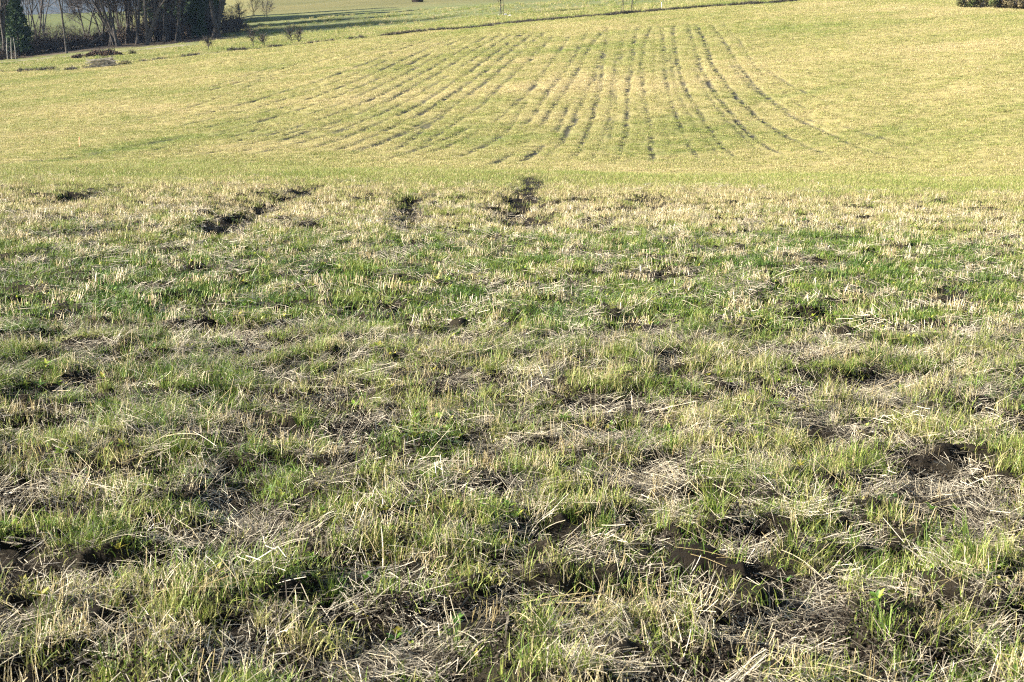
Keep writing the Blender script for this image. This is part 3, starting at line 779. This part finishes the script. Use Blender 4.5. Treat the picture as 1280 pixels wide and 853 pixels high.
def bare_tree(loc, h, r, label, stems=1, lean=(0, 0), fork=0.0, maxlev=3, group='bare trees of the far treeline', bark=None, kids=(3, 5), name='bare_tree', cat='tree'):
    T = Tubes(); W = Tubes()
    for s_ in range(stems):
        a = ru(0, 6.28)
        if stems > 1: a = PI * (s_ / max(1, stems - 1)); sp_ = fork * (math.cos(a)); d = Vector((sp_ + lean[0], ru(-.5, .5) * fork + lean[1], 1)).normalized()
        else: d = Vector((lean[0], lean[1], 1)).normalized()
        p = Vector((0.25 * (s_ - (stems - 1) / 2), ru(-.2, .2), -0.25))
        branch(T, W, p, d, h * ru(0.85, 1.05), r * ru(.75, 1.05), 0, maxlev, 0.03, 0.055, kids)
    e = empty(name, loc, label, cat, group)
    T.obj('trunk', bark or M_BARK, e, True)
    W.obj('crown', M_TWIG, e)
    return e

def leaf_mass(T, c, rx, ry, rz, n_, size, shape='ell'):
    for i in range(n_):
        v = Vector((random.gauss(0, 1), random.gauss(0, 1), random.gauss(0, 1))).normalized() * (R() ** 0.33)
        p = Vector((c[0] + v.x * rx, c[1] + v.y * ry, c[2] + v.z * rz))
        a = rdir(Vector((0, 0, .3)), 1.0); b = a.orthogonal().normalized(); sz = size * ru(.5, 1.4); n0 = len(T.V)
        T.V += [tuple(p - a * sz - b * sz * .5), tuple(p - a * sz * .2 + b * sz * .7), tuple(p + a * sz + b * sz * .3), tuple(p + a * sz * .2 - b * sz * .8)]
        T.F.append((n0, n0 + 1, n0 + 2, n0 + 3))
def cedar(loc, h, wd, label, group='dark evergreens in the far treeline', leaf=0.13):
    e = empty('cedar_tree', loc, label, 'evergreen tree', group)
    T = Tubes(); T.tube([Vector((0, 0, -.3)), Vector((0.1, 0, h * .5)), Vector((0, 0, h * .97))], [0.16, 0.10, 0.02], 6)
    T.obj('trunk', M_BARK, e, True)
    C = Tubes(); nl = int(h * 5.5)
    for i in range(nl):
        f = (i + R()) / nl; z = h * (0.06 + 0.94 * f)
        rr = wd * (0.35 + 0.65 * math.sin(min(1, f * 2.2 + .35) * PI / 2)) * (1 - f) ** 0.75
        for j in range(5):
            a = ru(0, 6.28); q = rr * ru(.35, 1.05)
            leaf_mass(C, (q * math.cos(a), q * math.sin(a), z), .30 * wd * .6, .30 * wd * .6, .35 + leaf - .13, 26, leaf)
    C.obj('crown', M_CEDAR, e)
    return e
def shrub(loc, wx, wy, h, label, mat, group=None, n_=900, leaf=0.09, name='shrub', cat='shrub', stems=16, twig=M_TWIG):
    e = empty(name, loc, label, cat, group)
    T = Tubes()
    for i in range(stems):
        x0, y0 = ru(-.35, .35) * wx, ru(-.35, .35) * wy
        P = [Vector((x0, y0, -.1))]; d = Vector((x0 / wx, y0 / wy, 1.2)).normalized()
        for k_ in range(4): d = rdir(d, .18); P.append(P[-1] + d * h * ru(.22, .33))
        T.tube(P, [.03, .024, .018, .012, .006], 3)
        for q in P[1:]:
            for _ in range(4): T.ribbon(q, rdir(d, .8), ru(.2, .6) * h * .5, 0.02)
    T.obj('stems', twig, e)
    if n_:
        C = Tubes(); lobes = 9
        for i in range(lobes):
            cx, cy = ru(-.7, .7) * wx, ru(-.7, .7) * wy; q = max(.35, 1 - (cx / wx) ** 2)
            leaf_mass(C, (cx, cy, h * .42 * q), wx * .34, wy * .4, h * .42 * q * ru(.7, 1.2), n_ // lobes, leaf)
        C.obj('foliage', mat, e)
    return e

def at(px, py, y0=160, y1=232):
    x, y = hit(px, py, y0, y1); return (x, y, gz(x, y))
def at_d(px, D):
    u = uv_t(px, 50)[0]; return (u * D, D, gz(u * D, D))

TL = 'bare trees of the far treeline'
bare_tree(at_d(83, 176), 12.5, 0.17, 'slim bare tree standing alone left of the big thicket', lean=(-0.05, 0), kids=(4, 6))
bare_tree(at_d(150, 180), 13, 0.24, 'bare tree sweeping far out to the left over the green pasture', stems=3, lean=(-0.42, 0), fork=0.30, kids=(4, 6))
bare_tree(at_d(140, 184), 10, 0.15, 'many stemmed bare tree in the heart of the thicket, leftmost of its clump', stems=5, lean=(-0.10, 0), fork=0.35)
bare_tree(at_d(160, 186), 12, 0.18, 'upright bare tree in the middle of the thicket', stems=3, fork=0.14)
bare_tree(at_d(172, 183), 13, 0.20, 'tall straight bare tree just left of the forking one', stems=2, fork=0.10)
bare_tree(at_d(182, 179), 13.5, 0.30, 'thick bare tree leaning right and forking above the thicket', stems=2, lean=(0.20, 0), fork=0.12)
bare_tree(at_d(208, 184), 12, 0.16, 'dense twiggy bare tree left of the second evergreen', stems=4, fork=0.16, kids=(4, 6))
bare_tree(at_d(222, 182), 12.5, 0.18, 'grey bare tree with several upright stems next to the evergreen', stems=3, fork=0.12, kids=(4, 6))
bare_tree(at_d(271, 183), 13.5, 0.36, 'big bare tree with a wide V of heavy limbs right of the evergreen', stems=4, lean=(0.02, 0), fork=0.26)
bare_tree(at_d(5, 178), 12, 0.22, 'grey bare tree at the left edge of the photograph', stems=3, fork=0.15, kids=(4, 6))
bare_tree(at_d(-30, 182), 13, 0.25, 'bare tree just outside the left edge', stems=3, fork=0.2)
bare_tree(at_d(48, 196), 11, 0.14, 'thin bare tree behind the left end of the dark brush', stems=2, fork=0.14)
bare_tree(at_d(108, 198), 10, 0.13, 'thin bare tree behind the brush between the slim tree and the thicket', stems=2, fork=0.2)
bare_tree(at_d(196, 200), 12, 0.16, 'bare tree set back behind the leaning forked one', stems=3, fork=0.2, kids=(4, 6))
bare_tree(at_d(240, 203), 11, 0.15, 'bare tree set back behind the evergreen', stems=3, fork=0.2, kids=(4, 6))
for i, (px_, D_) in enumerate([(8, 174), (13, 173.5), (18, 174)]):
    x_, y_, z_ = at_d(px_, D_); T = Tubes(); P = [Vector((0, 0, -.2)), Vector((ru(-.1, .1), 0, 1.2)), Vector((ru(-.3, .3), 0, 2.4))]
    T.tube(P, [.07, .06, .04], 6); o = T.obj('dead_stump', M_PALE, None, True); o.location = (x_, y_, z_)
    tag(o, ['leftmost of three pale dead trunks at the foot of the left evergreen', 'middle one of three pale dead trunks at the foot of the left evergreen', 'rightmost of three pale dead trunks at the foot of the left evergreen'][i], 'tree stump', 'pale dead trunks')
cedar(at_d(22, 180), 6.8, 2.1, 'dark evergreen at the left edge of the treeline')
cedar(at_d(2, 186), 8.5, 2.2, 'dark evergreen cut off by the left edge of the picture')
cedar(at_d(247, 186), 5.8, 1.35, 'narrow dark evergreen between the bare trees right of the thicket')
cedar(at_d(249, 203), 14.5, 3.3, 'added tall evergreen set back behind the narrow evergreen to cast the shadow band', leaf=.24)  # this and the next three added to cast the shadow band
cedar(at_d(251, 213), 15.5, 3.6, 'added shadow casting evergreen furthest back in line with the narrow evergreen', leaf=.24)
cedar(at_d(213, 218), 16.5, 4.4, 'added shadow casting evergreen set back behind the twiggy grey trees', leaf=.26)
cedar(at_d(219, 228), 17.0, 4.6, 'added shadow casting evergreen furthest back behind the twiggy grey trees', leaf=.26)
for px_, D_, st_, fk_, lb_ in [(128, 185, 4, .3, 'low twiggy bare tree at the left end of the thicket'), (150, 189, 5, .25, 'dense twiggy bare tree just behind the sweeping one'), (166, 188, 5, .22, 'dense twiggy bare tree right behind the tall straight one'),
                               (176, 192, 4, .2, 'bare tree with many thin stems behind the forked one'), (200, 189, 5, .24, 'bushy bare tree between the forked one and the grey ones'), (214, 190, 5, .22, 'bushy bare tree behind the grey ones'), (228, 188, 4, .16, 'thin stemmed bare tree touching the narrow evergreen on its left'), (258, 190, 4, .2, 'thin stemmed bare tree touching the narrow evergreen on its right')]:
    bare_tree(at_d(px_, D_), ru(8, 11), 0.10, lb_, stems=st_, fork=fk_, kids=(4, 6))
# leaning log
x_, y_, z_ = at_d(126, 181)
T = Tubes(); T.tube([Vector((-1.6, 0, 0.2)), Vector((0, 0, 1.2)), Vector((1.5, 0.3, 2.3))], [.10, .13, .16], 6)
o = T.obj('fallen_trunk', M_BARK, None, True); o.location = (x_, y_, z_)
tag(o, 'fallen trunk leaning against the left side of the thicket', 'fallen tree')

# brush at the foot of the trees
bl = [(-15, 176, 3.2, 2.2), (28, 182, 3.0, 2.6), (46, 184, 3.2, 2.8), (64, 183, 3.4, 2.6), (90, 184, 3.2, 2.4), (112, 186, 3.2, 1.8), (134, 188, 3.0, 2.2),
      (158, 187, 3.0, 2.6), (180, 187, 3.0, 2.8), (198, 188, 3.2, 3.0), (216, 188, 3.0, 2.8), (234, 187, 3.0, 2.6), (254, 188, 3.0, 2.8), (272, 188, 3.2, 2.8), (292, 192, 3.2, 2.4)]
bl_lab = ['dark brush outside the left edge', 'dark brush right behind the left evergreen', 'dark brush between the left evergreen and the slim tree, nearer the evergreen',
 'dark brush just left of the slim lone tree', 'dark brush just right of the slim lone tree', 'low dark brush under the fallen trunk', 'dark brush at the left foot of the thicket',
 'dark brush under the middle of the thicket', 'dark brush at the foot of the leaning forked tree', 'reddish dark brush right of the leaning forked tree', 'dark brush under the twiggy grey trees',
 'dark brush at the left foot of the narrow evergreen', 'dark brush at the right foot of the narrow evergreen', 'dark brush at the foot of the big V shaped tree', 'last dark brush at the right end of the treeline']
for (px_, D_, wd_, h_), lb in zip(bl, bl_lab):
    shrub(at_d(px_, D_), wd_ * .75, 1.8, h_, lb, M_RUST if 'reddish' in lb else M_BRUSH, 'brush under the treeline', 1700, 0.085, 'brush', 'brush', 60)
for i, (px_, D_, h_) in enumerate([(300, 218, 2.2), (318, 226, 2.6), (334, 222, 1.8)]):
    bare_tree(at_d(px_, D_), h_ * 1.1, 0.04, ['small bare sapling past the right end of the treeline, nearest to it', 'small bare sapling on the far slope, middle of three', 'small bare sapling on the far slope, rightmost of three'][i], stems=4, fork=0.4, maxlev=1, group='small saplings on the far slope', name='sapling', cat='sapling')
# rusty mound of brush and the pile of branches
shrub(at(122, 71, 158, 176), 1.3, 0.8, 0.9, 'low rusty brown bush, left half of the pair in front of the treeline', M_RUST, 'rusty bushes', 1500, 0.07, stems=26)
shrub(at(138, 70, 158, 176), 1.3, 0.8, 0.75, 'low dark brown bush, right half of the pair in front of the treeline', M_RUST, 'rusty bushes', 1500, 0.07)
shrub(at(101, 73, 158, 176), 1.2, 0.7, 0.5, 'lowest grey brown bush left of the rusty pair', M_BRUSH, 'rusty bushes', 800, 0.07)
T = Tubes()
for i in range(60):
    a = ru(-.35, .35) + (PI if R() < .5 else 0); p = Vector((ru(-.9, .9), ru(-.5, .5), ru(.02, .8)))
    d = Vector((math.cos(a), math.sin(a) * .6, ru(-.15, .25))).normalized()
    T.tube([p - d * ru(.4, 1.1), p, p + d * ru(.4, 1.0)], [.03, .045, .02], 4)
px_, py_, pz_ = at(128, 84, 140, 165)
o = T.obj('branch_pile', simple_mat('grey_wood', (0.22, 0.19, 0.15), (0.42, 0.38, 0.31), 4), None); o.location = (px_, py_, pz_)
tag(o, 'heap of cut grey branches at the edge of the crop', 'brush pile')
shrub(at(136, 82, 145, 165), 0.9, 0.7, 0.9, 'small grey green bush growing through the branch heap', M_BRUSH, None, 700, 0.06)
shrub(at(156, 81, 140, 165), 0.8, 0.4, 0.35, 'low green bush right of the branch heap', M_HEDGE, None, 500, 0.05)
shrub(at(165, 68, 155, 175), 0.5, 0.4, 0.5, 'tiny green bush on the pale strip before the treeline', M_HEDGE, None, 300, 0.05)

# saplings and posts along the edge line
sl_ = [(261, 64, 1.7, 'thin bare sapling on the edge line, leftmost'), (317, 60, 2.2, 'bare sapling on the edge line right of the treeline'), (329, 59, 1.7, 'shorter bare sapling beside the taller one on the edge line'),
       (365, 55, 2.2, 'bare sapling on the edge line, left one of a close pair'), (373, 54, 1.6, 'bare sapling on the edge line, right one of a close pair')]
for px_, py_, h_, lb in sl_:
    bare_tree(at(px_, py_, 138, 168), h_ * .75, 0.03, lb, stems=2, fork=0.16, maxlev=1, group='saplings on the edge of the crop', name='sapling', cat='sapling', kids=(3, 4))
bare_tree(at(627, 20, 150, 180), 4.5, 0.05, 'small bare tree growing among pale stones beyond the crop', stems=3, fork=0.16, maxlev=3, group=None, name='small_tree', cat='tree')
bare_tree(at(778, 16, 140, 168), 4.0, 0.035, 'tall thin bare sapling above the edge line, left of the two', stems=2, fork=0.06, maxlev=2, group='tall thin saplings', name='sapling', cat='sapling', kids=(2, 3))
bare_tree(at(790, 15, 140, 168), 4.0, 0.04, 'tall thin bare sapling above the edge line, right of the two', stems=2, fork=0.05, maxlev=2, group='tall thin saplings', name='sapling', cat='sapling', kids=(2, 3))
M_STONE = simple_mat('stone', (0.35, 0.33, 0.30), (0.55, 0.53, 0.50), 5)
import bmesh
def stone(px_, py_, s_, lb):
    bm = bmesh.new(); bmesh.ops.create_icosphere(bm, subdivisions=2, radius=s_)
    for v in bm.verts: v.co = Vector((v.co.x * 1.3, v.co.y, v.co.z * .7)) * (1 + .25 * math.sin(v.co.x * 17 / s_ * .2 + v.co.y * 9) + ru(-.08, .08))
    me = bpy.data.meshes.new('stone'); bm.to_mesh(me); bm.free(); me.materials.append(M_STONE)
    o = bpy.data.objects.new('stone', me); COL.objects.link(o); x, y, z = at(px_, py_, 150, 180); o.location = (x, y, z + s_ * .3); tag(o, lb, 'stone', 'pale stones by the small tree')
stone(623, 20, .15, 'pale stone left of the small lone tree trunk'); stone(631, 19.6, .2, 'biggest pale stone just right of the small lone tree'); stone(637, 20.5, .16, 'pale stone furthest right of the small lone tree')
# wooden / metal posts
def post(px_, py_, h_, wd_, mat, lb, cat, grp=None, y0=140, y1=168, name='post'):
    bm = bmesh.new(); bmesh.ops.create_cone(bm, cap_ends=True, segments=8, radius1=wd_, radius2=wd_ * .85, depth=h_ + .3)
    for v in bm.verts: v.co.z += h_ / 2 - .15
    bmesh.ops.bevel(bm, geom=[e for e in bm.edges if abs(e.verts[0].co.z - e.verts[1].co.z) < .01], offset=wd_ * .25, segments=2, affect='EDGES')
    me = bpy.data.meshes.new(name); bm.to_mesh(me); bm.free(); me.materials.append(mat)
    o = bpy.data.objects.new(name, me); COL.objects.link(o); o.location = at(px_, py_, y0, y1); tag(o, lb, cat, grp)
    return o
M_WHITE = simple_mat('white_post', (0.6, 0.6, 0.57), (0.75, 0.74, 0.7), 8)
post(827, 11, 0.65, 0.035, M_WHITE, 'short pale post standing on the edge line near the top', 'post')
M_ORANGE = simple_mat('orange_paint', (0.9, 0.38, 0.2), (0.95, 0.5, 0.3), 8, 0.5)
post(100, 184, 0.6, 0.04, M_ORANGE, 'small orange marker stake in the far slope', 'marker stake', y0=88, y1=120, name='marker_stake')
# shrubs far up
shrub(at_d(523, 252), 1.1, .8, .6, 'small dark bush high on the far slope', M_BRUSH, None, 900, 0.12)
for i, (px_, D_) in enumerate([(1204, 143), (1216, 143), (1229, 142.5), (1242, 142), (1254, 141.5), (1266, 141), (1279, 140.5), (1292, 140)]):
    lb = ['green bush at the left end of the hedge on the hill top', 'dark green hedge bush, second from the left end', 'hedge bush with a bare grey stem showing, third from the left end', 'hedge bush with a deep shadow under it, fourth from the left end',
          'brown hedge bush, fifth from the left end', 'brown leafy hedge bush, second in from the right edge', 'brown hedge bush cut by the right edge of the picture', 'hedge bush beyond the right edge'][i]
    shrub(at_d(px_, D_), 0.95, 0.9, 1.9 + .3 * R(), lb, M_HEDGE if i < 4 else M_HEDGEB, 'hedge bushes on the hill top', 2200, 0.06, 'hedge_bush', 'bush')

# distant trees by the pasture (hazy), hills
for i, (px_, D_) in enumerate([(22, 300), (38, 310), (55, 330), (0, 300), (95, 420), (112, 425)]):
    lb = ['far hazy bare tree behind the left evergreen', 'far hazy bare tree right of the left evergreen', 'far hazy bare tree at the left end of the green pasture', 'far hazy bare tree at the left edge', 'far bare tree on the crest of the green pasture, left', 'far bare tree on the crest of the green pasture, right'][i]
    bare_tree(at_d(px_, D_), 13 if i < 4 else 4, 0.2 if i < 4 else .1, lb, stems=3, fork=0.2, maxlev=3 if i < 4 else 2, group='far bare trees by the pasture', kids=(3, 5))

hx = np.linspace(-1700, 500, 90); hy = np.linspace(1500, 3800, 50)
HX, HY = np.meshgrid(hx, hy)
HZ = -42 + (sstep(1550, 3000, HY)) * (190 + 60 * fbm(HX / 500, HY / 500, 4, 201)) + 4 * fbm(HX / 60, HY / 60, 3, 203) - 6
ii = np.arange(HX.size).reshape(HX.shape)
HF = np.stack([ii[:-1, :-1], ii[:-1, 1:], ii[1:, 1:], ii[1:, :-1]], -1).reshape(-1, 4)
m, n, l = new_mat('wooded_hills')
g = n.new('ShaderNodeNewGeometry'); t = noise(n, l, 0.03, 8, 0.7, g.outputs['Position'])
r = ramp(n, l, t.outputs['Fac'], [(0.35, (0.02, 0.022, 0.02)), (0.65, (0.05, 0.05, 0.04))])
out_bsdf(n, l, r.outputs[0], 0.95, 0.05)
hills = mesh_obj('hills', np.stack([HX, HY, HZ], -1).reshape(-1, 3), HF, m, smooth=True)
tag(hills, kind='structure')

# ------------------------------------------------------------------ haze
HAZE = 0.00007
if HAZE:
    hm, n, l = new_mat('haze_air')
    out = n.new('ShaderNodeOutputMaterial'); v = n.new('ShaderNodeVolumePrincipled')
    v.inputs['Color'].default_value = (0.45, 0.65, 1.0, 1); v.inputs['Density'].default_value = HAZE; v.inputs['Anisotropy'].default_value = 0.0
    l.new(v.outputs[0], out.inputs['Volume'])
    x0, x1, y0, y1, z0, z1 = -40000, 40000, -60, 12500, -70, 260
    V = [(x, y, z) for x in (x0, x1) for y in (y0, y1) for z in (z0, z1)]
    Fh = [(0, 1, 3, 2), (4, 6, 7, 5), (0, 4, 5, 1), (2, 3, 7, 6), (0, 2, 6, 4), (1, 5, 7, 3)]
    hz = mesh_obj('haze', V, Fh, hm); tag(hz, kind='stuff')
